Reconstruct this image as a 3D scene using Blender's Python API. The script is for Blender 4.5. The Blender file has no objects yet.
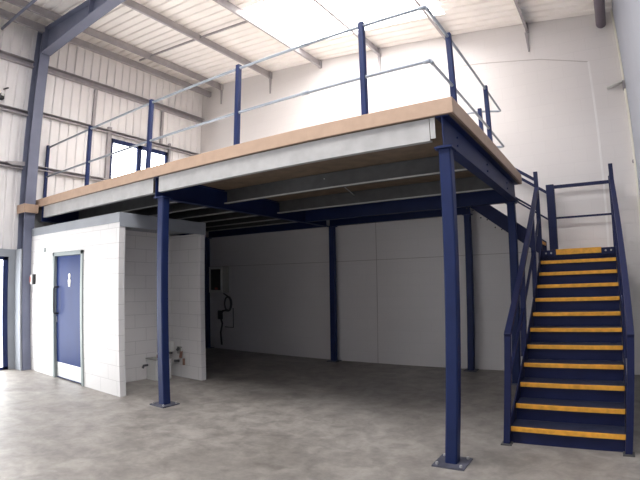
import bpy, bmesh, math
from mathutils import Vector, Matrix

SC = bpy.context.scene
COL = SC.collection

# ------------------------------------------------------------------ materials
def nmat(name):
    m = bpy.data.materials.new(name); m.use_nodes = True
    nt = m.node_tree
    return m, nt, nt.nodes['Principled BSDF']

def vary(nt, b, col, amt=.08, scale=3.0, detail=5, rough=None, bump=0, bscale=None, stretch=None):
    """base colour varied by object-space noise, optional bump"""
    tc = nt.nodes.new('ShaderNodeTexCoord'); mp = nt.nodes.new('ShaderNodeMapping')
    nt.links.new(tc.outputs['Object'], mp.inputs['Vector'])
    if stretch: mp.inputs['Scale'].default_value = stretch
    n = nt.nodes.new('ShaderNodeTexNoise'); n.inputs['Scale'].default_value = scale; n.inputs['Detail'].default_value = detail
    nt.links.new(mp.outputs[0], n.inputs['Vector'])
    r = nt.nodes.new('ShaderNodeValToRGB')
    r.color_ramp.elements[0].position = .3; r.color_ramp.elements[1].position = .7
    r.color_ramp.elements[0].color = (*[max(0, c*(1-amt)) for c in col], 1)
    r.color_ramp.elements[1].color = (*[min(1, c*(1+amt)) for c in col], 1)
    nt.links.new(n.outputs['Fac'], r.inputs['Fac']); nt.links.new(r.outputs['Color'], b.inputs['Base Color'])
    if bump:
        n2 = nt.nodes.new('ShaderNodeTexNoise'); n2.inputs['Scale'].default_value = bscale or scale*8; n2.inputs['Detail'].default_value = 4
        nt.links.new(mp.outputs[0], n2.inputs['Vector'])
        bp = nt.nodes.new('ShaderNodeBump'); bp.inputs['Strength'].default_value = bump; bp.inputs['Distance'].default_value = .01
        nt.links.new(n2.outputs['Fac'], bp.inputs['Height']); nt.links.new(bp.outputs[0], b.inputs['Normal'])
    return r

def simple(name, col, rough=.5, metal=0, amt=.06, scale=4, bump=0, stretch=None, spec=.5):
    m, nt, b = nmat(name)
    b.inputs['Roughness'].default_value = rough; b.inputs['Metallic'].default_value = metal
    b.inputs['Specular IOR Level'].default_value = spec
    vary(nt, b, col, amt, scale, bump=bump, stretch=stretch)
    return m

def blockwork(name, col, axis, bw=.44, bh=.215, strength=.5, mortar=.80):
    """painted blockwork: brick texture in the wall plane, mortar joints as bump"""
    m, nt, b = nmat(name)
    b.inputs['Roughness'].default_value = .55
    tc = nt.nodes.new('ShaderNodeTexCoord'); sp = nt.nodes.new('ShaderNodeSeparateXYZ'); cb = nt.nodes.new('ShaderNodeCombineXYZ')
    nt.links.new(tc.outputs['Object'], sp.inputs[0])
    nt.links.new(sp.outputs[axis], cb.inputs[0]); nt.links.new(sp.outputs[2], cb.inputs[1])
    br = nt.nodes.new('ShaderNodeTexBrick')
    br.inputs['Scale'].default_value = 1; br.inputs['Brick Width'].default_value = bw; br.inputs['Row Height'].default_value = bh
    br.inputs['Mortar Size'].default_value = .006; br.inputs['Mortar Smooth'].default_value = .4
    br.inputs['Color1'].default_value = (*col, 1); br.inputs['Color2'].default_value = (*[c*.985 for c in col], 1)
    br.inputs['Mortar'].default_value = (*[c*mortar for c in col], 1)
    nt.links.new(cb.outputs[0], br.inputs['Vector']); nt.links.new(br.outputs['Color'], b.inputs['Base Color'])
    inv = nt.nodes.new('ShaderNodeMath'); inv.operation = 'SUBTRACT'; inv.inputs[0].default_value = 1
    nt.links.new(br.outputs['Fac'], inv.inputs[1])
    n = nt.nodes.new('ShaderNodeTexNoise'); n.inputs['Scale'].default_value = 30
    nt.links.new(tc.outputs['Object'], n.inputs['Vector'])
    ad = nt.nodes.new('ShaderNodeMath'); ad.operation = 'MULTIPLY_ADD'; ad.inputs[1].default_value = .25
    nt.links.new(n.outputs['Fac'], ad.inputs[0]); nt.links.new(inv.outputs[0], ad.inputs[2])
    bp = nt.nodes.new('ShaderNodeBump'); bp.inputs['Strength'].default_value = strength; bp.inputs['Distance'].default_value = .006
    nt.links.new(ad.outputs[0], bp.inputs['Height']); nt.links.new(bp.outputs[0], b.inputs['Normal'])
    return m

def emit(name, col, s):
    m = bpy.data.materials.new(name); m.use_nodes = True; nt = m.node_tree
    nt.nodes.remove(nt.nodes['Principled BSDF']); e = nt.nodes.new('ShaderNodeEmission')
    e.inputs[0].default_value = (*col, 1); e.inputs[1].default_value = s
    nt.links.new(e.outputs[0], nt.nodes['Material Output'].inputs[0]); return m

M = {}
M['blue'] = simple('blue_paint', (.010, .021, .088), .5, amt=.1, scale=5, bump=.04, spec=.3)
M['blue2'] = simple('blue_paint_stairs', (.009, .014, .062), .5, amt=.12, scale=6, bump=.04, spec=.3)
M['tread'] = simple('tread_coating', (.016, .022, .055), .6, amt=.2, scale=14, bump=.2)
M['yellow'] = simple('nosing_yellow', (.80, .385, .045), .55, amt=.18, scale=16, bump=.15)
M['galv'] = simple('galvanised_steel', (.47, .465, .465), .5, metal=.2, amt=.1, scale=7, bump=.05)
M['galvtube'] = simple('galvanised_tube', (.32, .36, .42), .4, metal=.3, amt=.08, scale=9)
M['galvshade'] = simple('galvanised_shade_tone', (.10, .10, .103), .5, metal=.2, amt=.15, scale=7)  # galvanised steel darkened in colour to stand for shade under the deck
M['chip'] = simple('chipboard_edge', (.48, .335, .245), .6, amt=.06, scale=9, bump=.06)
M['decktop'] = simple('chipboard_top', (.75, .67, .59), .6, amt=.06, scale=6)  # unseen top board toned pale to bounce light onto the roof
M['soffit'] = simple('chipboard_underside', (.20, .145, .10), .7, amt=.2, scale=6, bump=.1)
M['portal'] = simple('grey_primer_steel', (.165, .18, .255), .5, amt=.08, scale=4, bump=.03)
M['purlin'] = simple('purlin_steel', (.36, .34, .355), .5, metal=.1, amt=.1, scale=5)
M['sheet'] = simple('liner_sheet', (.84, .82, .82), .45, amt=.04, scale=2.5)
M['roofsheet'] = simple('roof_liner_sheet', (.92, .885, .855), .5, amt=.04, scale=2.5)
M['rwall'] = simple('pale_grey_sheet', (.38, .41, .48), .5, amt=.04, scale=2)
M['cream'] = simple('cream_trim', (.86, .84, .76), .5, amt=.04)
M['fascia'] = simple('grey_fascia', (.30, .32, .35), .5, amt=.06, scale=3)
M['frame'] = simple('grey_door_frame', (.27, .31, .31), .5, amt=.05)
M['steel'] = simple('brushed_steel', (.60, .60, .60), .35, metal=.8, amt=.08, scale=3, stretch=(1, 1, 20))
M['plate'] = simple('base_plate_paint', (.085, .088, .12), .55, amt=.2, scale=12)
M['black'] = simple('black_plastic', (.02, .02, .022), .4)
M['white'] = simple('white_plastic', (.72, .72, .70), .4, amt=.03)
M['red'] = simple('red_plastic', (.55, .12, .08), .4, amt=.03)
M['beige'] = simple('beige_box', (.36, .36, .33), .5, amt=.05)
M['hosed'] = simple('dark_hose', (.07, .07, .075), .5)
M['copper'] = simple('dull_copper', (.28, .16, .12), .4, metal=.5, amt=.2, scale=20)
M['brown'] = simple('brown_tube', (.17, .14, .18), .45, amt=.06)
M['paintX'] = blockwork('painted_block_front', (.76, .745, .74), 0)
M['paintY'] = blockwork('painted_block_side', (.84, .81, .80), 1)
M['back'] = blockwork('painted_block_back', (.76, .73, .725), 0, strength=.25, mortar=.96)
M['joint'] = simple('wall_joint', (.50, .46, .45), .7)
M['jointlight'] = simple('wall_joint_light', (.86, .84, .84), .7)
M['day'] = emit('daylight_glazing', (.93, .97, 1.0), 9.0)
M['daydoor'] = emit('daylight_door_glazing', (.97, .985, 1.0), 10.5)
M['fillgoods'] = emit('added_goods_door_fill', (.95, .98, 1.0), 3.5)  # glow of an unseen goods door, added as fill from the left
M['rooflight'] = emit('translucent_rooflight', (1.0, .965, .94), 14.5)
M['addedroof1'] = emit('added_rooflight_front', (1.0, .975, .96), 13.0)  # unseen strip added to light the front floor and stairs
M['addedroof2'] = emit('added_rooflight_dim', (1.0, .97, .95), 1.2)  # unseen strip added as weak fill from behind the camera

# door panel: glossy blue laminate
m, nt, b = nmat('blue_door_panel'); b.inputs['Roughness'].default_value = .45; b.inputs['Specular IOR Level'].default_value = .12
vary(nt, b, (.014, .035, .15), .12, 2.5, stretch=(1, 1, .4)); M['door'] = m

# concrete floor
def concrete():
    m, nt, b = nmat('power_floated_concrete')
    L = nt.links.new
    tc = nt.nodes.new('ShaderNodeTexCoord')
    def noise(s, d, dist=0):
        n = nt.nodes.new('ShaderNodeTexNoise'); n.inputs['Scale'].default_value = s; n.inputs['Detail'].default_value = d
        n.inputs['Distortion'].default_value = dist; n.inputs['Roughness'].default_value = .6
        L(tc.outputs['Object'], n.inputs['Vector']); return n
    a, c, f = noise(.9, 6, .6), noise(4.5, 8, .4), noise(22, 5)
    r1 = nt.nodes.new('ShaderNodeValToRGB'); e = r1.color_ramp.elements
    e[0].position = .28; e[0].color = (.235, .215, .20, 1); e[1].position = .72; e[1].color = (.42, .395, .37, 1)
    L(a.outputs['Fac'], r1.inputs['Fac'])
    r2 = nt.nodes.new('ShaderNodeValToRGB'); e = r2.color_ramp.elements
    e[0].position = .30; e[0].color = (.60, .59, .58, 1); e[1].position = .62; e[1].color = (1.1, 1.09, 1.07, 1)
    L(c.outputs['Fac'], r2.inputs['Fac'])
    mx = nt.nodes.new('ShaderNodeMix'); mx.data_type = 'RGBA'; mx.blend_type = 'MULTIPLY'; mx.inputs[0].default_value = .9
    L(r1.outputs['Color'], mx.inputs[6]); L(r2.outputs['Color'], mx.inputs[7])
    r3 = nt.nodes.new('ShaderNodeValToRGB'); e = r3.color_ramp.elements
    e[0].position = .3; e[0].color = (.86, .86, .86, 1); e[1].position = .6; e[1].color = (1, 1, 1, 1)
    L(f.outputs['Fac'], r3.inputs['Fac'])
    m2 = nt.nodes.new('ShaderNodeMix'); m2.data_type = 'RGBA'; m2.blend_type = 'MULTIPLY'; m2.inputs[0].default_value = .8
    L(mx.outputs[2], m2.inputs[6]); L(r3.outputs['Color'], m2.inputs[7])
    L(m2.outputs[2], b.inputs['Base Color'])
    rr = nt.nodes.new('ShaderNodeMapRange'); rr.inputs[3].default_value = .38; rr.inputs[4].default_value = .62
    L(c.outputs['Fac'], rr.inputs[0]); L(rr.outputs[0], b.inputs['Roughness'])
    bp = nt.nodes.new('ShaderNodeBump'); bp.inputs['Strength'].default_value = .08; bp.inputs['Distance'].default_value = .01
    L(c.outputs['Fac'], bp.inputs['Height']); L(bp.outputs[0], b.inputs['Normal'])
    return m
M['floor'] = concrete()

# ------------------------------------------------------------------ mesh builder
class MB:
    def __init__(s): s.v = []; s.f = []
    def add(s, vs, fs):
        o = len(s.v); s.v += [tuple(v) for v in vs]; s.f += [tuple(i+o for i in f) for f in fs]; return s
    def box(s, x0, x1, y0, y1, z0, z1):
        vs = [(x, y, z) for x in (x0, x1) for y in (y0, y1) for z in (z0, z1)]
        return s.add(vs, [(0, 1, 3, 2), (4, 6, 7, 5), (0, 4, 5, 1), (2, 3, 7, 6), (0, 2, 6, 4), (1, 5, 7, 3)])
    def cham(s, x0, x1, y0, y1, z0, z1, c=.01):
        """upright box with chamfered vertical corners"""
        return s.prism([(x0+c, y0), (x1-c, y0), (x1, y0+c), (x1, y1-c), (x1-c, y1), (x0+c, y1), (x0, y1-c), (x0, y0+c)],
                       lambda u, v, t: (u, v, t), z0, z1)
    def prism(s, prof, fn, a, b):
        n = len(prof)
        vs = [fn(u, v, a) for u, v in prof] + [fn(u, v, b) for u, v in prof]
        fs = [tuple(range(n))[::-1], tuple(range(n, 2*n))] + [(i, (i+1) % n, n+(i+1) % n, n+i) for i in range(n)]
        return s.add(vs, fs)
    def tube(s, pts, r, n=10, caps=True):
        pts = [Vector(p) for p in pts]; rings = []
        up = None
        for i, p in enumerate(pts):
            if i == 0: d = pts[1]-p
            elif i == len(pts)-1: d = p-pts[i-1]
            else: d = (pts[i+1]-p).normalized()+(p-pts[i-1]).normalized()
            d.normalize()
            if up is None:
                up = Vector((0, 0, 1)) if abs(d.z) < .9 else Vector((1, 0, 0))
            a = d.cross(up).normalized(); bb = a.cross(d).normalized(); up = bb
            rr = r[i] if isinstance(r, (list, tuple)) else r
            rings.append([p + (a*math.cos(2*math.pi*k/n)+bb*math.sin(2*math.pi*k/n))*rr for k in range(n)])
        vs = [v for g in rings for v in g]; fs = []
        for i in range(len(rings)-1):
            for k in range(n): fs.append((i*n+k, i*n+(k+1) % n, (i+1)*n+(k+1) % n, (i+1)*n+k))
        if caps: fs += [tuple(range(n))[::-1], tuple(range((len(rings)-1)*n, len(rings)*n))]
        return s.add(vs, fs)
    def bar(s, p, q, w, h, up=(0, 0, 1)):
        """rectangular bar from p to q, w across, h along up"""
        p, q = Vector(p), Vector(q); d = (q-p).normalized(); a = d.cross(Vector(up)).normalized(); b = a.cross(d).normalized()
        vs = [c + a*sx*w/2 + b*sy*h/2 for c in (p, q) for sx in (-1, 1) for sy in (-1, 1)]
        return s.add(vs, [(0, 1, 3, 2), (4, 6, 7, 5), (0, 4, 5, 1), (2, 3, 7, 6), (0, 2, 6, 4), (1, 5, 7, 3)])
    def build(s, name, mat, parent=None, smooth=False, bevel=0, **props):
        me = bpy.data.meshes.new(name); vs = s.v
        org = Vector((0, 0, 0))
        me.from_pydata(vs, [], s.f); me.update()
        bm = bmesh.new(); bm.from_mesh(me); bmesh.ops.recalc_face_normals(bm, faces=bm.faces); bm.to_mesh(me); bm.free()
        me.materials.append(M[mat])
        if smooth:
            for p in me.polygons: p.use_smooth = len(p.vertices) == 4
        o = bpy.data.objects.new(name, me); COL.objects.link(o)
        if parent is not None:
            o.parent = parent
            o.matrix_parent_inverse = Matrix.Translation(-Vector(parent_origin(parent)))
        if bevel:
            bv = o.modifiers.new('bevel', 'BEVEL'); bv.width = bevel; bv.segments = 2; bv.limit_method = 'ANGLE'
        for k, v in props.items(): o[k] = v
        return o

ORG = {}
def parent_origin(p):
    o = Vector((0, 0, 0))
    return Vector(ORG.get(p.name, (0, 0, 0)))

def thing(name, label, cat, loc, group=None):
    o = bpy.data.objects.new(name, None); COL.objects.link(o); o.location = loc; o.empty_display_size = .1
    o['label'] = label; o['category'] = cat
    if group: o['group'] = group
    ORG[o.name] = loc
    return o

def tag(o, label, cat, group=None):
    o['label'] = label; o['category'] = cat
    if group: o['group'] = group
    return o

def copy_thing(src, loc, label):
    """copy a thing with its parts and sub-parts (shared meshes)"""
    def cp(o, par):
        c = o.copy(); COL.objects.link(c); c.parent = par
        for ch in list(o.children): cp(ch, c)
        return c
    r = cp(src, None); r.location = loc; r['label'] = label
    ORG[r.name] = loc
    return r

def struct(o): o['kind'] = 'structure'; return o

# ------------------------------------------------------------------ dimensions
XL, XR, YB, YF = -7.85, 1.845, 4.35, -10.0
HT, HB = 3.141, 2.715           # deck top, beam underside
DB = 2.997                      # deck underside
def zroof(x): return 6.68-.085*(x+6.33)

# ------------------------------------------------------------------ shell
struct(MB().box(XL-.3, XR+.3, YF, YB+.3, -.2, 0).build('floor', 'floor'))
struct(MB().box(XL-.3, XR+.3, YB, YB+.25, 0, 7.6).build('wall_back', 'back'))

def ribprofile(a, b, pitch=.2, depth=.028):
    """trapezoidal sheet profile: list of (v, n)"""
    pts = []; k = math.floor(a/pitch)
    while k*pitch < b:
        u = k*pitch
        for du, n in ((0, 0), (.125, 0), (.140, depth), (.185, depth)):
            if a < u+du < b: pts.append((u+du, n))
        k += 1
    def at(v):
        w = (v % pitch)
        return 0 if w < .125 else (depth*(w-.125)/.015 if w < .14 else (depth if w < .185 else depth*(.2-w)/.015))
    return [(a, at(a))]+pts+[(b, at(b))]

def sheet(mb, a, b, u0, u1, fn, th=.012):
    prof = ribprofile(a, b)
    n = len(prof); vs = []
    for u in (u0, u1):
        for v, d in prof: vs.append(fn(u, v, d))
    for u in (u0, u1):
        for v, d in prof: vs.append(fn(u, v, d+th))
    fs = []
    for i in range(n-1):
        fs.append((i, i+1, n+i+1, n+i)); fs.append((2*n+i, 3*n+i, 3*n+i+1, 2*n+i+1))
        fs.append((i, 2*n+i, 2*n+i+1, i+1)); fs.append((n+i, n+i+1, 3*n+i+1, 3*n+i))
    fs.append((0, n, 3*n, 2*n)); fs.append((n-1, 3*n-1, 4*n-1, 2*n-1))
    mb.add(vs, fs)

# roof: liner sheet ribs run down the slope (X), rooflight strips cut through it
SKY = [(1.78, 3.50, -4.06, -.9), (-2.6, -1.0, -4.6, 1.3), (-6.6, -4.8, -7.0, -1.2)]  # only the first strip is in view; the other two are added for light
rf = lambda u, v, d: (u, v, zroof(u)+d)
mb = MB(); y = YF
for y0, y1, x0, x1 in sorted(SKY):
    sheet(mb, y, y0, XL-.1, XR+.1, rf); sheet(mb, y0, y1, XL-.1, x0, rf); sheet(mb, y0, y1, x1, XR+.1, rf); y = y1
sheet(mb, y, YB+.02, XL-.1, XR+.1, rf)
struct(mb.build('ceiling', 'roofsheet'))
for i, (y0, y1, x0, x1) in enumerate(SKY):
    mb = MB(); sheet(mb, y0, y1, x0, x1, lambda u, v, d: (u, v, zroof(u)+d+.004))
    struct(mb.build('window_%d' % (i+2), ('rooflight', 'addedroof1', 'addedroof2')[i]))

# left wall liner sheets with door and window openings
WY0, WY1, WZ0, WZ1 = 1.60, 3.22, 3.82, 4.77
DY0, DY1, DZ = -3.4, -.50, 2.06
GY0, GY1, GZ = -9.0, -4.2, 4.2
lw = lambda u, v, d: (XL-d, v, u)
mb = MB()
for a, b, z0, z1 in ((YF, GY0, 0, 7), (GY0, GY1, GZ, 7), (GY1, DY0, 0, 7), (DY0, DY1, DZ, 7), (DY1, WY0, 0, 7), (WY0, WY1, 0, WZ0), (WY0, WY1, WZ1, 7), (WY1, YB+.02, 0, 7)):
    sheet(mb, a, b, z0, z1, lw)
struct(mb.build('wall_left', 'sheet'))
# front wall behind the camera; the unseen goods door in the left wall is added fill light
struct(MB().box(XL-.3, XR+.3, YF-.2, YF, 0, 7.2).build('wall_entrance', 'sheet'))
# right wall
struct(MB().box(XR, XR+.2, YF, YB, 0, 7.2).build('wall_right', 'rwall'))
struct(MB().box(XR-.03, XR, YB-.09, YB, 0, zroof(XR)).build('trim_2', 'cream', bevel=.004))

# window in the left wall
w = struct(MB().box(XL-.03, XL-.015, WY0+.05, WY1-.05, WZ0+.05, WZ1-.05).build('window_1', 'day'))
mb = MB()
x0, x1 = XL-.06, XL+.03
mb.box(x0, x1, WY0, WY0+.07, WZ0, WZ1).box(x0, x1, WY1-.07, WY1, WZ0, WZ1)
mb.box(x0, x1, WY0, WY1, WZ1-.09, WZ1).box(x0, x1, WY0, WY1, WZ0, WZ0+.06)
mb.box(x0, x1, 2.33, 2.45, WZ0, WZ1)
mb.build('window_frame', 'blue', w)
MB().box(XL, XL+.07, WY0-.10, WY0-.01, 3.82, 5.0).build('window_jamb', 'purlin', w)
MB().box(XL, XL+.07, WY1+.01, WY1+.06, 3.82, 5.0).build('window_jamb', 'purlin', w)

# glazed entrance in the left wall
d = struct(MB().box(XL-.04, XL-.02, DY0+.06, DY1-.08, .05, DZ-.06).build('door_2', 'daydoor'))
mb = MB()
for a, b in ((DY0, DY0+.06), (DY1-.09, DY1), (-2.0, -1.9)): mb.box(XL-.06, XL+.03, a, b, 0, DZ)
mb.box(XL-.06, XL+.03, DY0, DY1, DZ-.06, DZ).box(XL-.06, XL+.03, DY0, DY1, 0, .05)
mb.build('door_frame', 'blue', d)
g = struct(MB().box(XL-.04, XL-.02, GY0+.06, GY1-.06, .05, GZ-.06).build('added_goods_door', 'fillgoods'))  # glowing pane out of view, added to fill from the left
mb = MB().box(XL-.06, XL+.03, GY0, GY0+.08, 0, GZ).box(XL-.06, XL+.03, GY1-.08, GY1, 0, GZ).box(XL-.06, XL+.03, GY0, GY1, GZ-.08, GZ)
mb.build('door_frame', 'blue', g)
# grey flashing round the entrance
mb = MB()
mb.box(XL-.02, -7.545, -.375, -.345, 0, 2.2).box(XL-.02, XL+.04, DY1, -.345, 0, 2.2).box(XL-.02, XL+.04, DY0-.2, DY1, DZ, 2.2)
struct(mb.build('trim_1', 'fascia'))

# joints in the back wall
def trim(n, mat, *bx):
    mb = MB()
    for q in bx: mb.box(*q)
    struct(mb.build('trim_%d' % n, mat))
trim(3, 'joint', (XL, .5, YB-.004, YB+.01, 2.0, 2.012))
trim(4, 'joint', (-2.868, -2.856, YB-.004, YB+.01, 0, DB))
mb = MB(); mb.bar((-1.5, YB, 5.60), (-.56, YB, 5.52), .008, .014); mb.bar((-.56, YB, 5.52), (.5, YB, 5.37), .008, .014); mb.bar((.5, YB, 5.37), (1.31, YB, 5.16), .008, .014)
struct(mb.build('trim_5', 'joint'))
trim(6, 'jointlight', (1.30, 1.335, YB-.006, YB+.01, 2.0, 5.16))

# ------------------------------------------------------------------ portal frame
FY0, FY1 = -.33, -.13
def iprof(w, h, tw=.012, tf=.018):
    """I section, u across flanges (w), v depth (h)"""
    return [(-w/2, -h/2), (w/2, -h/2), (w/2, -h/2+tf), (tw/2, -h/2+tf), (tw/2, h/2-tf), (w/2, h/2-tf), (w/2, h/2), (-w/2, h/2), (-w/2, h/2-tf), (-tw/2, h/2-tf), (-tw/2, -h/2+tf), (-w/2, -h/2+tf)]
t = thing('portal_frame', 'grey steel portal frame, tall column at the left wall carrying a deep roof beam', 'steel frame', (-7.65, -.23, 0))
MB().prism(iprof(.20, .30), lambda u, v, z: (-7.70+v, -.23+u, z), 0, 6.62).build('column', 'portal', t)
zt = lambda x: zroof(x)-.20
mb = MB(); tf, tw = .02, .014
def slab(xa, xb, za, zb, y0, y1):    # za/zb: functions giving lower/upper z
    vs = [(x, y, f(x)) for x in (xa, xb) for y in (y0, y1) for f in (za, zb)]
    mb.add(vs, [(0, 1, 3, 2), (4, 6, 7, 5), (0, 4, 5, 1), (2, 3, 7, 6), (0, 2, 6, 4), (1, 5, 7, 3)])
zb = lambda x: 6.02+.035*(x+7.5)
XE = XR-.02
slab(-7.52, -5.0, zb, lambda x: zb(x)+tf, FY0, FY1)
zc = lambda x: zb(-5.0)-.085*(x+5.0)
slab(-5.0, XE, zc, lambda x: zc(x)+tf, FY0, FY1)
slab(-5.0, XE, lambda x: zc(x)+tf, lambda x: zt(x)-tf, -.23-tw/2, -.23+tw/2)
slab(-7.83, XE, lambda x: zt(x)-tf, zt, FY0, FY1)
slab(-7.52, -5.0, lambda x: zb(x)+tf, lambda x: zt(x)-tf, -.23-tw/2, -.23+tw/2)
mb.build('rafter', 'portal', t)
for x in (-7.51, -5.78):
    mb = MB(); slab(x, x+.015, zb, zt, FY0+.005, FY1-.005); mb.build('stiffener', 'portal', t)

# ------------------------------------------------------------------ roof purlins
PX = [(-7.14, 'first', True), (-5.50, 'second', True), (-4.08, 'third', False), (-2.62, 'fourth', True), (-1.14, 'fifth', False), (.345, 'sixth', True)]
nth = {'first': 'grey roof purlin nearest the left wall, with a strap hanging on the back wall',
       'second': 'second grey roof purlin from the left wall, bare sheeting on both sides',
       'third': 'third grey roof purlin from the left wall, along the left edge of the bright rooflight',
       'fourth': 'fourth grey roof purlin from the left wall, crossing the bright rooflight',
       'fifth': 'grey roof purlin above the front right corner of the handrail',
       'sixth': 'rightmost flat grey roof purlin, strapped to the white wall high above the stairs'}
def zpur(mb, x, y0, y1, h=.17):
    zt = zroof(x)-.008
    prof = [(-.03, 0), (.005, 0), (.005, -h+.006), (.045, -h+.006), (.045, -h), (-.001, -h), (-.001, -.006), (-.03, -.006)]
    mb.prism(prof, lambda u, v, t: (x+u, t, zt+v), y0, y1)
for x, k, strap in PX:
    t = thing('roof_purlin', nth[k], 'roof beam', (x, YB, zroof(x)), 'steel purlins under the roof sheeting')
    mb = MB(); zpur(mb, x, YF, YB-.01); mb.build('rail', 'purlin', t)
    MB().box(x-.006, x+.05, YB-.09, YB-.006, zroof(x)-.19, zroof(x)-.02).build('end_cleat', 'purlin', t)
    if strap:
        mb = MB(); z1 = zroof(x)-.18
        mb.prism([(-.03, 0), (.03, 0), (.012, -.38), (-.012, -.38)], lambda u, v, q: (x+u, q, z1+v), YB-.03, YB-.005)
        mb.build('strap', 'purlin', t)
t = tag(MB().box(-7.60, -7.53, YF, YB-.01, 6.49, 6.63).build('eaves_beam', 'purlin'), 'deep grey eaves beam along the top of the corrugated left wall', 'beam')
zz = [zroof(x)-.14 for x in (-7.52, -7.14, -5.5, -4.08)]
for xa, xb, l in ((-7.52, -7.15, 'short thin brace bar between the eaves beam and the first purlin'),
                  (-7.09, -5.51, 'thin brace bar between the first and second roof purlins'),
                  (-5.45, -4.09, 'thin brace bar between the second purlin and the rooflight edge')):
    mb = MB(); mb.bar((xa, 2.0, zroof(xa)-.1), (xb, 2.0, zroof(xb)-.1), .03, .035)
    tag(mb.build('brace_bar', 'purlin'), l, 'bar', 'brace bars between the purlins')
mb = MB(); mb.tube([(-7.84, -1.05, 6.40), (-3.5, -1.08, 6.18)], .028, 10)
tag(mb.build('tie_rod', 'portal', smooth=True), 'dark grey tie rod slanting across the top left corner below the roof', 'rod')
mb = MB(); mb.tube([(1.625, -.129, 5.81), (1.625, YB-.003, 5.81)], .085, 20)
t = tag(mb.build('eaves_tube', 'brown', smooth=True), 'thick round brown tube under the roof at the top right corner', 'tube')
# small bracket and stud at the right corner of the back wall
t = thing('wall_bracket', 'small white triangular bracket on the right corner of the back wall', 'bracket', (1.72, YB, 4.66))
mb = MB(); mb.bar((1.55, YB-.05, 4.62), (1.84, YB-.05, 4.70), .09, .02); mb.build('arm', 'white', t)
mb = MB(); mb.box(1.80, 1.84, YB-.1, YB-.005, 4.55, 4.69); mb.build('plate', 'purlin', t)
mb = MB(); mb.tube([(1.82, YB-.05, 3.35), (1.82, YB, 3.35)], .03, 12)
tag(mb.build('wall_stud', 'purlin', smooth=True), 'small grey stud low on the cream strip at the right corner', 'stud')

# ------------------------------------------------------------------ wall rails (girts)
def girt(z, h, y0, y1, label):
    o = MB().prism([(0, 0), (.10, 0), (.10, .02), (.008, .02), (.008, h-.012), (.10, h-.012), (.10, h), (0, h)], lambda u, v, q: (XL+.002+u, q, z+v), y0, y1).build('wall_rail', 'purlin')
    return tag(o, label, 'wall rail', 'horizontal rails on the left wall')
girt(5.79, .13, -.12, YB-.01, 'upper grey rail on the corrugated wall, from the column to the white back wall')
girt(5.79, .13, YF, -.34, 'upper grey rail on the corrugated wall left of the steel column')
girt(4.85, .075, -.12, YB-.01, 'middle rail on the corrugated wall, running along the top of the window')
girt(4.78, .09, YF, -.34, 'middle rail on the corrugated wall left of the steel column')
girt(3.75, .08, -.12, WY0-.11, 'low rail on the corrugated wall between steel column and window')
girt(3.72, .08, GY1+.05, -.34, 'lowest rail on the corrugated wall left of the steel column, meeting a bracket')
tag(MB().box(XL+.002, XL+.05, 1.10, 1.16, 4.94, 5.77).build('trimmer_bar', 'purlin'), 'vertical grey bar between the wall rails, left of the window', 'bar', 'vertical bars between the wall rails')
tag(MB().box(XL+.002, XL+.05, 2.97, 3.03, 4.94, 5.77).build('trimmer_bar', 'purlin'), 'vertical grey bar between the wall rails, above the right end of the window', 'bar', 'vertical bars between the wall rails')
t = thing('wall_sensor', 'small black and white device high on the corrugated wall at the left edge', 'sensor', (XL, -.85, 5.1))
MB().box(XL-.005, XL+.10, -.92, -.84, 4.98, 5.09).build('body', 'black', t, bevel=.006)
MB().box(XL+.1, XL+.105, -.91, -.85, 5.04, 5.085).build('lens_cover', 'white', t)
mb = MB(); mb.tube([(XL, -.84, 5.21), (XL+.12, -.80, 5.21)], .016, 8); mb.build('arm', 'black', t)
mb = MB(); mb.prism([(-.7, 0), (-.34, .05), (-.34, -.03), (-.6, -.05)], lambda u, v, q: (XL+.10+q, u, 3.80+v), .005, .06)
tag(mb.build('rail_bracket', 'purlin'), 'grey splice bracket joining the lowest wall rail to the steel column', 'bracket')

# ------------------------------------------------------------------ block-built room under the deck
HX0, HX1, AX, HY, HY2 = -7.55, -4.547, -5.35, -.17, 1.475
DX0, DX1, DH = -6.61, -5.55, 2.10
mb = MB().box(HX0, DX0, HY, HY+.1, 0, 2.44).box(DX1, HX1, HY, HY+.1, 0, 2.44).box(DX0, DX1, HY, HY+.1, DH, 2.44)
struct(mb.build('wall_front', 'paintX'))
struct(MB().box(AX-.1, AX, HY+.1, HY2-.1, 0, 2.44).build('wall_side', 'paintY'))
struct(MB().box(-7.7, HX1, HY2-.1, HY2, 0, 2.40).build('wall_rear', 'paintX'))
mb = MB()
mb.box(HX0, HX1+.012, HY-.012, HY, 2.44, 2.58).box(HX1, HX1+.012, HY, HY2+.01, 2.38, 2.58)
struct(mb.build('trim_7', 'fascia', bevel=.003))
struct(MB().box(HX0, HX1, HY, HY2, 2.44, 2.565).build('trim_8', 'fascia'))

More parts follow.
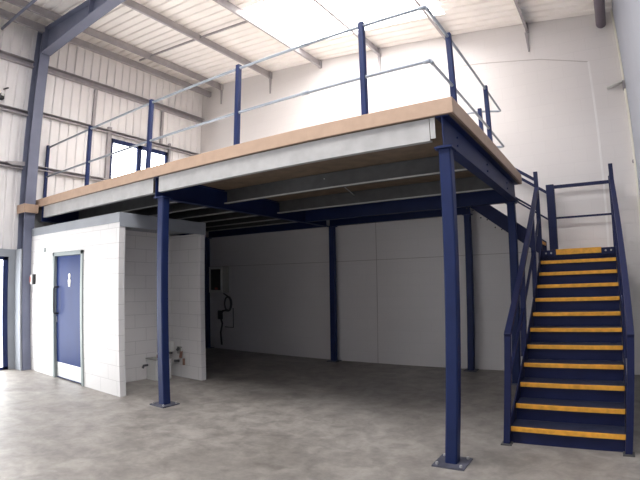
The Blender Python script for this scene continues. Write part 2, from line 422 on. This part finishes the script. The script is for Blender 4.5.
# door of the room
d = struct(MB().box(DX0+.08, DX1-.07, HY+.03, HY+.07, .012, DH-.07).build('door_1', 'door'))
mb = MB().box(DX0, DX0+.075, HY-.02, HY+.09, 0, DH).box(DX1-.065, DX1, HY-.02, HY+.09, 0, DH).box(DX0, DX1, HY-.02, HY+.09, DH-.065, DH)
mb.build('door_frame', 'frame', d, bevel=.004)
MB().box(DX0+.085, DX1-.075, HY+.022, HY+.03, .03, .27).build('kick_plate', 'steel', d)
mb = MB(); hx = -6.475
mb.tube([(hx, HY+.03, 1.08), (hx, HY-.03, 1.08), (hx+.0, HY-.045, 1.11), (hx, HY-.045, 1.49), (hx, HY-.03, 1.52), (hx, HY+.03, 1.52)], .016, 8)
mb.build('door_handle', 'hosed', d, smooth=True)
MB().box(hx-.05, hx-.02, HY+.024, HY+.03, .93, 1.03).build('lock_plate', 'steel', d)
for z in (.35, 1.15, 1.82):
    MB().tube([(DX1-.07, HY+.018, z), (DX1-.07, HY+.018, z+.1)], .012, 8).build('hinge', 'steel', d)
# washroom pictogram plate
mb = MB(); cx = -6.06
pts = [(cx+.036*math.cos(a), 1.70+.045*math.sin(a)) for a in [i*math.pi/8 for i in range(16)]]
mb.prism(pts, lambda u, v, q: (u, q, v), HY+.024, HY+.031)
pts = [(cx-.036, 1.655), (cx+.036, 1.655), (cx+.046, 1.62), (cx+.03, 1.53), (cx-.03, 1.53), (cx-.046, 1.62)]
mb.prism(pts, lambda u, v, q: (u, q, v), HY+.024, HY+.031)
mb.build('door_sign', 'white', d)

# call point at the corner by the column
t = thing('alarm_call_point', 'small red, white and black wall unit at the left corner of the blue door wall', 'alarm', (-7.43, HY, 1.65))
MB().box(-7.45, -7.37, HY-.055, HY, 1.56, 1.73).build('housing', 'white', t, bevel=.004)
MB().box(-7.450, -7.42, HY-.062, HY-.055, 1.60, 1.70).build('front_panel', 'red', t)
MB().box(-7.37, -7.33, HY-.05, HY, 1.56, 1.74).build('side_unit', 'black', t, bevel=.003)
t = tag(MB().box(-6.97, -6.93, HY-.012, HY, 2.12, 2.2).build('wall_hook', 'frame'), 'tiny grey fixing on the white wall above left of the blue door', 'fixing')

# ------------------------------------------------------------------ kit in the alcove
t = thing('floor_unit', 'low white cabinet with a dark tap on the alcove floor, half behind a blue column', 'cabinet', (-5.2, .95, 0))
MB().box(-5.34, -5.08, .86, 1.18, 0, .34).build('body', 'white', t, bevel=.01)
MB().box(-5.345, -5.07, .85, 1.19, .34, .355).build('lid', 'beige', t)
mb = MB(); mb.tube([(-5.30, .86, .24), (-5.30, .78, .24), (-5.30, .76, .20)], .02, 8); mb.build('tap', 'hosed', t)
mb = MB(); mb.tube([(-5.22, 1.0, .355), (-5.22, 1.0, .40), (-5.1, 1.0, .41), (-5.08, 1.1, .42)], .012, 8); mb.build('pipe', 'copper', t)
WY = HY2-.1
t = thing('valve_box', 'small white box on the alcove wall just right of the blue column', 'box', (-5.3, WY, .5))
MB().box(-5.33, -5.22, WY-.08, WY, .42, .60).build('cover', 'white', t, bevel=.008)
MB().tube([(-5.275, WY-.04, .42), (-5.275, WY-.04, .38)], .03, 10).build('outlet', 'hosed', t)
t = thing('pipe_fittings', 'cluster of pipes and dark elbows low on the alcove wall', 'pipes', (-5.12, WY, .3))
mb = MB(); mb.tube([(-5.34, WY-.04, .12), (-5.22, WY-.04, .26), (-5.10, WY-.04, .30), (-5.03, WY-.04, .36), (-4.98, WY-.04, .50)], .014, 8); mb.build('pipe', 'white', t, smooth=True)
mb = MB(); mb.tube([(-5.16, WY-.05, .27), (-5.06, WY-.05, .28)], .024, 10); mb.build('valve', 'hosed', t)
mb = MB(); mb.tube([(-5.02, WY-.04, .34), (-4.99, WY-.04, .45)], .026, 8); mb.build('elbow', 'copper', t)
mb = MB(); mb.tube([(-4.95, WY-.03, .22), (-4.95, WY-.03, .33)], .02, 8); mb.build('elbow', 'copper', t)
MB().box(-5.12, -5.02, WY-.03, WY, .40, .52).build('back_plate', 'beige', t)
mb = MB(); mb.tube([(-5.09, WY-.05, .46), (-5.05, WY-.05, .50)], .022, 8); mb.build('knob', 'hosed', t)

# ------------------------------------------------------------------ meter cabinet on the back wall
t = thing('control_cabinet', 'wall cabinet with a dark window on the back wall beside the far left blue column', 'cabinet', (-7.05, YB, 1.66))
MB().box(-7.22, -6.78, 4.12, YB, 1.37, 1.99).build('housing', 'beige', t, bevel=.01)
mb = MB().box(-7.22, -7.17, 4.10, 4.12, 1.37, 1.99).box(-6.83, -6.78, 4.10, 4.12, 1.37, 1.99).box(-7.17, -6.83, 4.10, 4.12, 1.93, 1.99).box(-7.17, -6.83, 4.10, 4.12, 1.37, 1.43)
mb.build('door', 'white', t)
MB().box(-7.17, -6.83, 4.108, 4.12, 1.43, 1.93).build('window', 'black', t)
MB().box(-7.02, -6.93, 4.10, 4.107, 1.45, 1.49).build('name_plate', 'red', t)
t = thing('hose_coil', 'dark cables hanging in loops below the wall cabinet', 'cables', (-6.9, YB, 1.0))
mb = MB(); c = []
for i in range(25):
    a = i/24*2*math.pi*1.6; c.append((-6.76+.11*math.sin(a), YB-.05-.002*i, 1.10+.17*math.cos(a)))
mb.tube([(-6.90, YB-.08, 1.35)]+c, .018, 8); mb.build('loop', 'hosed', t, smooth=True)
mb = MB(); mb.tube([(-6.80, YB-.04, .95), (-6.95, YB-.05, .93), (-7.05, YB-.05, .80), (-6.98, YB-.05, .62), (-7.05, YB-.04, .4), (-7.02, YB-.04, .1)], .022, 8); mb.build('tail', 'hosed', t, smooth=True)
MB().box(-7.12, -7.0, YB-.07, YB-.005, .72, .93).build('socket', 'hosed', t, bevel=.01)
mb = MB(); mb.tube([(-6.64, YB-.02, 1.0), (-6.64, YB-.02, .54), (-6.92, YB-.02, .54)], .01, 6)
tag(mb.build('conduit', 'black'), 'thin conduit bent square on the back wall below the cabinet', 'conduit')

# ------------------------------------------------------------------ mezzanine columns
def column(x, y, w, label, plate=.28, bolts=True):
    t = thing('steel_column', label, 'column', (x, y, 0), 'blue columns under the mezzanine')
    MB().cham(x-w/2, x+w/2, y-w/2, y+w/2, .015, HB-.015, .012).build('shaft', 'blue', t)
    MB().box(x-plate/2, x+plate/2, y-plate/2, y+plate/2, 0, .015).build('base_plate', 'plate', t)
    MB().box(x-w/2-.025, x+w/2+.025, y-w/2-.025, y+w/2+.025, HB-.015, HB).build('cap_plate', 'blue', t)
    if bolts:
        for sx in (-1, 1):
            for sy in (-1, 1):
                bx, by = x+sx*(plate/2-.035), y+sy*(plate/2-.035)
                MB().tube([(bx, by, .015), (bx, by, .035)], .012, 6).build('anchor_bolt', 'galv', t)
                cx, cy = x+sx*(w/2+.012), y+sy*(w/2+.012)
                MB().tube([(cx, cy, HB-.03), (cx, cy, HB-.015)], .009, 6).build('cap_bolt', 'blue', t)
    return t
column(0, 0, .108, 'front right blue column, nearest the stairs, base plate in the foreground')
column(-3.767, 0, .118, 'front blue column standing before the white alcove')
column(-3.767, 4.2, .11, 'rear blue column against the back wall, middle of the picture', .22, False)
column(-.985, 4.2, .11, 'rear blue column seen just right of the nearest front column', .22, False)
column(-7.40, 4.2, .11, 'far left rear blue column beside the wall cabinet', .22, False)
column(-.057, 3.35, .118, 'blue column at the deck corner, behind the left handrail of the stairs', .22, False)

# primary beams (along Y) and trimmer beams (along X)
def ibeam_y(x, y0, y1, label, w=.10, z0=HB, z1=DB):
    mb = MB(); mb.prism(iprof(w, z1-z0, .01, .012), lambda u, v, q: (x+u, q, (z0+z1)/2+v), y0, y1)
    t = thing('main_beam', label, 'beam', (x, y0, z0), 'blue main beams under the deck')
    mb.build('beam', 'blue', t); return t
def ibeam_x(y, x0, x1, label, w=.10, z0=HB, z1=DB):
    mb = MB(); mb.prism(iprof(w, z1-z0, .01, .012), lambda u, v, q: (q, y+u, (z0+z1)/2+v), x0, x1)
    t = thing('main_beam', label, 'beam', (x0, y, z0), 'blue main beams under the deck')
    mb.build('beam', 'blue', t); return t
t = ibeam_y(0, -.06, 3.40, 'blue main beam along the right edge of the deck, from front column to stairs', .12)
for y in (.35, 1.55, 2.75):
    MB().tube([(.006, y, 2.90), (.02, y, 2.90)], .011, 6).build('bolt', 'blue', t)
    MB().tube([(.006, y, 2.82), (.02, y, 2.82)], .011, 6).build('bolt', 'blue', t)
ibeam_y(-3.875, -.06, 4.15, 'blue main beam crossing under the deck from the alcove column to the back wall')
ibeam_y(-7.40, -.06, 4.15, 'blue beam under the far left end of the deck, above the white room')
ibeam_x(3.35, -3.82, -.07, 'blue beam running under the deck to the column beside the stairs')
ibeam_x(4.2, -7.34, -3.93, 'blue beam along the back wall, left of the middle rear column', .08)
ibeam_x(4.2, -3.82, -.93, 'blue beam along the back wall, right of the middle rear column', .08)

# galvanised joists (along X)
def joist(y, x0, x1, label, mat='galvshade', z0=2.785, z1=2.99, fl=.06, face=1):
    prof = [(0, 0), (fl, 0), (fl, .018), (fl-.004, .018), (fl-.004, .004), (.004, .004), (.004, z1-z0-.004), (fl-.004, z1-z0-.004), (fl-.004, z1-z0-.018), (fl, z1-z0-.018), (fl, z1-z0), (0, z1-z0)]
    if mat == 'galvshade': prof = [(fl-u, v) for u, v in prof][::-1]
    if mat == 'galv':
        o = MB().prism(prof, lambda u, v, q: (q, y+u, z0+v), x0, x1).build('floor_joist', mat)
        return tag(o, label, 'joist', 'galvanised joists under the deck')
    t = thing('floor_joist', label, 'joist', (x0, y, z0), 'galvanised joists under the deck')
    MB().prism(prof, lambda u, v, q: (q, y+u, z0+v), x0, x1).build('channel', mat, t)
    MB().box(x0, x1, y-.006, y-.0005, z0-.003, z0+.016).build('lit_lip_strip', 'galv', t, label='strip coloured bright as the lit lower edge of the joist')  # added strip; its bright colour paints the lit line along the joist
    return t
EJ = joist(-.055, -3.815, -.12, 'wide bright galvanised edge joist on the deck front, right of the alcove column', 'galv')
joist(-.055, -7.34, -3.935, 'bright galvanised edge joist on the deck front above the white room', 'galv')
MB().box(-.112, -.066, -.06, -.05, 2.80, 2.99).build('end_cleat', 'galv')
bpy.data.objects['end_cleat'].name if False else None
JY = [(1.17, 'first'), (2.47, 'second')]
W1_ = {.60: 0}
names_r = {1.20: 'first joist behind the bright front edge, in the right bay under the deck', 2.50: 'rear joist in the right bay, nearest the blue cross beam'}
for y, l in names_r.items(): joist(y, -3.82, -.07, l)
names_l = {.62: 'first joist behind the front edge, above the white room', 1.24: 'second joist from the front edge, above the white room', 1.86: 'third joist from the front, passing just behind the white room',
           2.48: 'fourth joist from the front, left bay between white room and back wall', 3.10: 'fifth joist from the front in the left bay', 3.66: 'last joist in the left bay before the back wall beam'}
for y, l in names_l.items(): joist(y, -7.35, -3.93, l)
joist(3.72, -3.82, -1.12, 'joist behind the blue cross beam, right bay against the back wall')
mb = MB(); mb.tube([(-2.05, 1.24, 2.93), (-2.15, 1.9, 2.96), (-2.3, 2.49, 2.93)], .008, 6)
tag(mb.build('tie_strap', 'galv'), 'thin galvanised strap linking two joists under the deck', 'strap')

# ------------------------------------------------------------------ deck
NX, DX = -1.02, .115        # notch edge, right edge
t = thing('mezzanine_deck', 'chipboard mezzanine deck with a pale tan edge board', 'deck', (-3.7, 2, DB))
deck = [(XL+.012, -.07), (DX-.02, -.07), (DX-.02, 3.43), (NX, 3.43), (NX, YB-.005), (XL+.012, YB-.005)]
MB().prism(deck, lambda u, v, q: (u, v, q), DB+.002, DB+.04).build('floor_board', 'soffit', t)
MB().prism([(a, b+0) for a, b in deck], lambda u, v, q: (u, v, q), DB+.1, HT-.003).build('top_board', 'decktop', t)
MB().box(XL+.012, DX, -.09, -.065, DB, HT).build('front_edge_board', 'chip', t, bevel=.004)
MB().box(DX-.025, DX, -.065, 3.45, DB, HT).build('side_edge_board', 'chip', t, bevel=.004)
MB().box(NX, DX-.025, 3.425, 3.45, DB, HT).build('notch_edge_board', 'chip', t)
MB().box(NX-.0, NX+.025, 3.45, YB-.005, DB, HT).build('notch_edge_board', 'chip', t)
mb = MB().box(XL+.012, -7.49, -.375, -.34, 2.87, 3.03).box(-7.515, -7.49, -.34, -.09, 2.87, 3.03)
mb.build('column_casing', 'chip', t, bevel=.004)

# ------------------------------------------------------------------ guard rail on the deck
t = thing('guard_rail', 'blue posts with galvanised tube rails round the mezzanine edge', 'railing', (-3.8, .148, HT))
RY, RX, RT, RM = .148, -.133, HT+1.095, HT+.50
px = [-.855, -2.589, -4.353, -6.12, -7.831]
def post(x, y):
    MB().cham(x-.03, x+.03, y-.03, y+.03, HT, RT+.045, .006).build('post', 'blue', t)
    b_ = MB().box(x-.06, x+.06, y-.06, y+.06, HT, HT+.01).build('foot_plate', 'blue', t)
for x in px: post(x if x > -7.7 else -7.79, RY)
for y in (.85, 2.52): post(RX, y)
post(-.44, 3.385); post(-.96, 3.385)
for z, n in ((RT, 'top_rail'), (RM, 'mid_rail')):
    mb = MB(); mb.tube([(XL+.03, RY, z), (RX-.03, RY, z), (RX-.008, RY+.008, z), (RX, RY+.03, z), (RX, 3.49, z), (RX-.008, 3.512, z), (RX-.03, 3.52, z), (-.44, 3.39, z), (-.99, 3.385, z)], .017, 12)
    mb.build(n, 'galvtube', t, smooth=True)
    MB().tube([(-1.63, RY, z), (-1.53, RY, z)], .022, 12).build('coupling', 'galvtube', t, smooth=True)
    mb = MB(); mb.tube([(RX-.07, RY, z), (RX, RY, z)], .022, 12); mb.tube([(RX, RY, z), (RX, RY+.07, z)], .022, 12)
    mb.build('corner_coupling', 'galvtube', t, smooth=True)
    for x in px[:-1]: MB().tube([(x-.04, RY-.0, z), (x+.04, RY, z)], .019, 10).build('rail_clip', 'galvtube', t, smooth=True)

# ------------------------------------------------------------------ main stair flight
SX0, SX1, SY, R_, G = .345, 1.41, .682, .1638, .2435
NI = 12; LZ = NI*R_
t = thing('staircase', 'navy steel stairs with yellow nosings rising to a landing at the back wall', 'staircase', ((SX0+SX1)/2, SY, 0))
TX0, TX1 = SX0+.02, SX1-.02
for i in range(NI-1):
    y = SY+i*G; z = (i+1)*R_
    tr = MB().box(TX0, TX1, y+.01, y+G+.02, z-.035, z).build('tread', 'tread', t)
    MB().box(TX0, TX1, y-.006, y+.012, z-.042, z+.004).build('nosing', 'yellow', tr, bevel=.003)
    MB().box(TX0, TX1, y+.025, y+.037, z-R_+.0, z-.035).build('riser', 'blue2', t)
MB().box(TX0, TX1, SY+11*G+.025, SY+11*G+.037, LZ-R_, LZ-.10).build('riser', 'blue2', t)
# stringers
yt = SY+11*G
s_ = R_/G
for x in (SX0, SX1-.012):
    mb = MB()
    y0 = SY-.02
    mb.prism([(y0, 0), (y0+.12, 0), (yt+.16, LZ-.20), (yt+.16, LZ+.01), (yt-.05, LZ+.01), (y0, R_+.02)], lambda u, v, q: (q, u, v), x, x+.012)
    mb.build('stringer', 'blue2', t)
LY0, LY1 = yt, YB-.05
# landing
MB().box(SX0, SX1, LY0+.03, LY1, LZ-.035, LZ).build('landing_board', 'chip', t)
mb = MB().box(SX0-.0, SX0+.05, LY0+.04, LY1, LZ-.20, LZ-.036).box(SX1-.05, SX1, LY0+.04, LY1, LZ-.2, LZ-.036).box(SX0+.05, SX1-.05, LY1-.05, LY1, LZ-.2, LZ-.036)
mb.build('landing_frame', 'blue2', t)
MB().box(SX0+.02, SX1-.02, LY0+.0, LY0+.02, LZ-.115, LZ-.002).build('landing_edge_plate', 'blue2', t)
MB().box(.565, 1.20, LY0-.02, LY0+.012, LZ-.075, LZ+.006).build('landing_nosing', 'yellow', t, bevel=.003)
for xa in (.375, 1.215):
    br = MB().box(xa, xa+.165, LY0-.014, LY0, LZ-.095, LZ-.01).build('bracket_plate', 'blue2', t)
    for q in (.045, .12): MB().tube([(xa+q, LY0-.024, LZ-.045), (xa+q, LY0-.014, LZ-.045)], .014, 6).build('bolt', 'galv', br)
# posts under the landing
for x, y in ((.43, LY1-.06), (1.34, LY1-.06)):
    MB().box(x-.05, x+.05, y-.05, y+.05, 0, LZ-.2).build('landing_leg', 'blue2', t)
# handrails left and right of the flight
def hz(y): return 1.05+s_*(y-.65)
for x, side in ((.335, -1), (1.42, 1)):
    xo = x
    for y, zb in ((.65, 0.0), (1.60, .70), (2.63, 1.32)):
        zt_ = hz(y)
        MB().box(xo-.03, xo+.03 if side > 0 else xo+.03, y-.022, y+.022, zb, zt_).build('newel' if y < 1 else 'baluster', 'blue2', t)
    MB().box(xo-.03, xo+.03, 3.40-.025, 3.40+.025, LZ-.22, 3.15).build('newel', 'blue2', t)
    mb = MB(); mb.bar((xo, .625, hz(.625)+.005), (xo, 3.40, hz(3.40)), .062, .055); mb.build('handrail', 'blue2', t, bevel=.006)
    mb = MB(); mb.bar((xo, .65, hz(.65)-.45), (xo, 3.40, hz(3.40)-.45), .03, .03); mb.build('knee_rail', 'blue2', t)
    MB().box(xo-.05, xo+.05, .60, .70, 0, .012).build('foot_plate', 'galvshade', t)
MB().box(.40, .53, 4.10, 4.22, LZ, 3.07).build('corner_post', 'blue2', t, bevel=.008)
MB().box(1.39, 1.44, 4.13, 4.18, LZ-.2, 3.12).build('corner_post', 'blue2', t)
for z, h in ((3.03, .05), (2.52, .03)):
    mb = MB(); mb.bar((.50, 4.16, z), (1.415, 4.16, z), h, h); mb.build('landing_rail', 'blue2', t)
    mb = MB(); mb.bar((1.42, 3.40, z), (1.42, 4.16, z), h, h); mb.build('landing_rail', 'blue2', t)

# ------------------------------------------------------------------ upper flight, turning left from the landing to the deck
t = thing('upper_stairs', 'short navy flight turning left from the landing up to the deck', 'staircase', (-.3, 3.85, LZ))
g2 = (.33-NX-.02)/6; r2 = (HT-LZ)/7; s2 = r2/g2
ux = lambda x: LZ+r2+s2*(.33-x)     # pitch line
for y in (3.485, 4.235):
    mb = MB()
    mb.prism([(.34, LZ-.06), (.34, ux(.34)+.03), (NX+.03, ux(NX+.03)+.02), (NX+.03, ux(NX)-.24), (.12, ux(.12)-.23)], lambda u, v, q: (u, q, v), y-.02, y+.02)
    sg = mb.build('stringer', 'blue2', t)
    if y < 4:
        for k in range(6):
            x = .2-k*g2; MB().tube([(x, y-.03, ux(x)-.24), (x, y-.02, ux(x)-.24)], .012, 6).build('bolt', 'galvshade', sg)
            MB().tube([(x-.1, y-.03, ux(x)-.20), (x-.1, y-.02, ux(x)-.20)], .012, 6).build('bolt', 'galvshade', sg)
for i in range(6):
    x = .33-i*g2; z = LZ+(i+1)*r2
    tr = MB().box(x-g2-.01, x-.01, 3.51, 4.21, z-.035, z).build('tread', 'tread', t)
    MB().box(x-.012, x+.004, 3.51, 4.21, z-.042, z+.002).build('nosing', 'yellow', tr)
for y, zt_, zm, xe in ((3.472, 3.03, 2.57, .30), (4.235, 3.01, 2.56, .395)):
    for z0, h in ((zt_, .045), (zm, .028)):
        mb = MB(); mb.bar((xe, y, z0-.69*(xe-.33)), (NX+.06, y, z0+.69*(.33-NX-.06)), .04, h)
        mb.build('handrail' if h > .04 else 'knee_rail', 'blue2', t)
    MB().box(NX+.04, NX+.09, y-.02, y+.02, 2.86, 3.86).build('newel', 'blue2', t)

# name the stray cleat properly: part of the front edge joist
c = bpy.data.objects.get('end_cleat.007') or None
for o in bpy.data.objects:
    if o.name.startswith('end_cleat') and o.parent is None:
        o.parent = EJ

# ------------------------------------------------------------------ light
w = bpy.data.worlds.new('daylight'); SC.world = w; w.use_nodes = True
bg = w.node_tree.nodes['Background']; bg.inputs[0].default_value = (.90, .95, 1.0, 1); bg.inputs[1].default_value = 1.1

# ------------------------------------------------------------------ camera: wide-angle lens with its real barrel distortion
cam = bpy.data.cameras.new('camera'); co = bpy.data.objects.new('camera', cam); COL.objects.link(co); SC.camera = co
yaw, pitch, roll = .5786, .0914, -.0149
cy, sy, cp, sp, cr, sr = math.cos(yaw), math.sin(yaw), math.cos(pitch), math.sin(pitch), math.cos(roll), math.sin(roll)
r = Vector((cy, sy, 0)); fw = Vector((-sy, cy, 0)); up = Vector((0, 0, 1))
f2 = fw*cp+up*sp; u2 = up*cp-fw*sp
r3 = r*cr+u2*sr; u3 = u2*cr-r*sr
co.matrix_world = Matrix(((r3.x, u3.x, -f2.x, 1.2024), (r3.y, u3.y, -f2.y, -3.8578), (r3.z, u3.z, -f2.z, 1.5734), (0, 0, 0, 1)))
cam.lens = 24.5; cam.sensor_width = 36; cam.sensor_height = 27; cam.sensor_fit = 'HORIZONTAL'; cam.clip_start = .05
cam.type = 'PANO'; cam.panorama_type = 'FISHEYE_LENS_POLYNOMIAL'; cam.fisheye_fov = math.pi
cam.fisheye_polynomial_k0 = 0
cam.fisheye_polynomial_k1 = -0.03741437877357028
cam.fisheye_polynomial_k2 = -7.40336785097126e-05
cam.fisheye_polynomial_k3 = 9.071324775419225e-06
cam.fisheye_polynomial_k4 = -5.575650559457609e-08

vs = SC.view_settings; vs.view_transform = 'Standard'; vs.look = 'None'; vs.gamma = 1; vs.use_curve_mapping = False; vs.exposure = 0.0
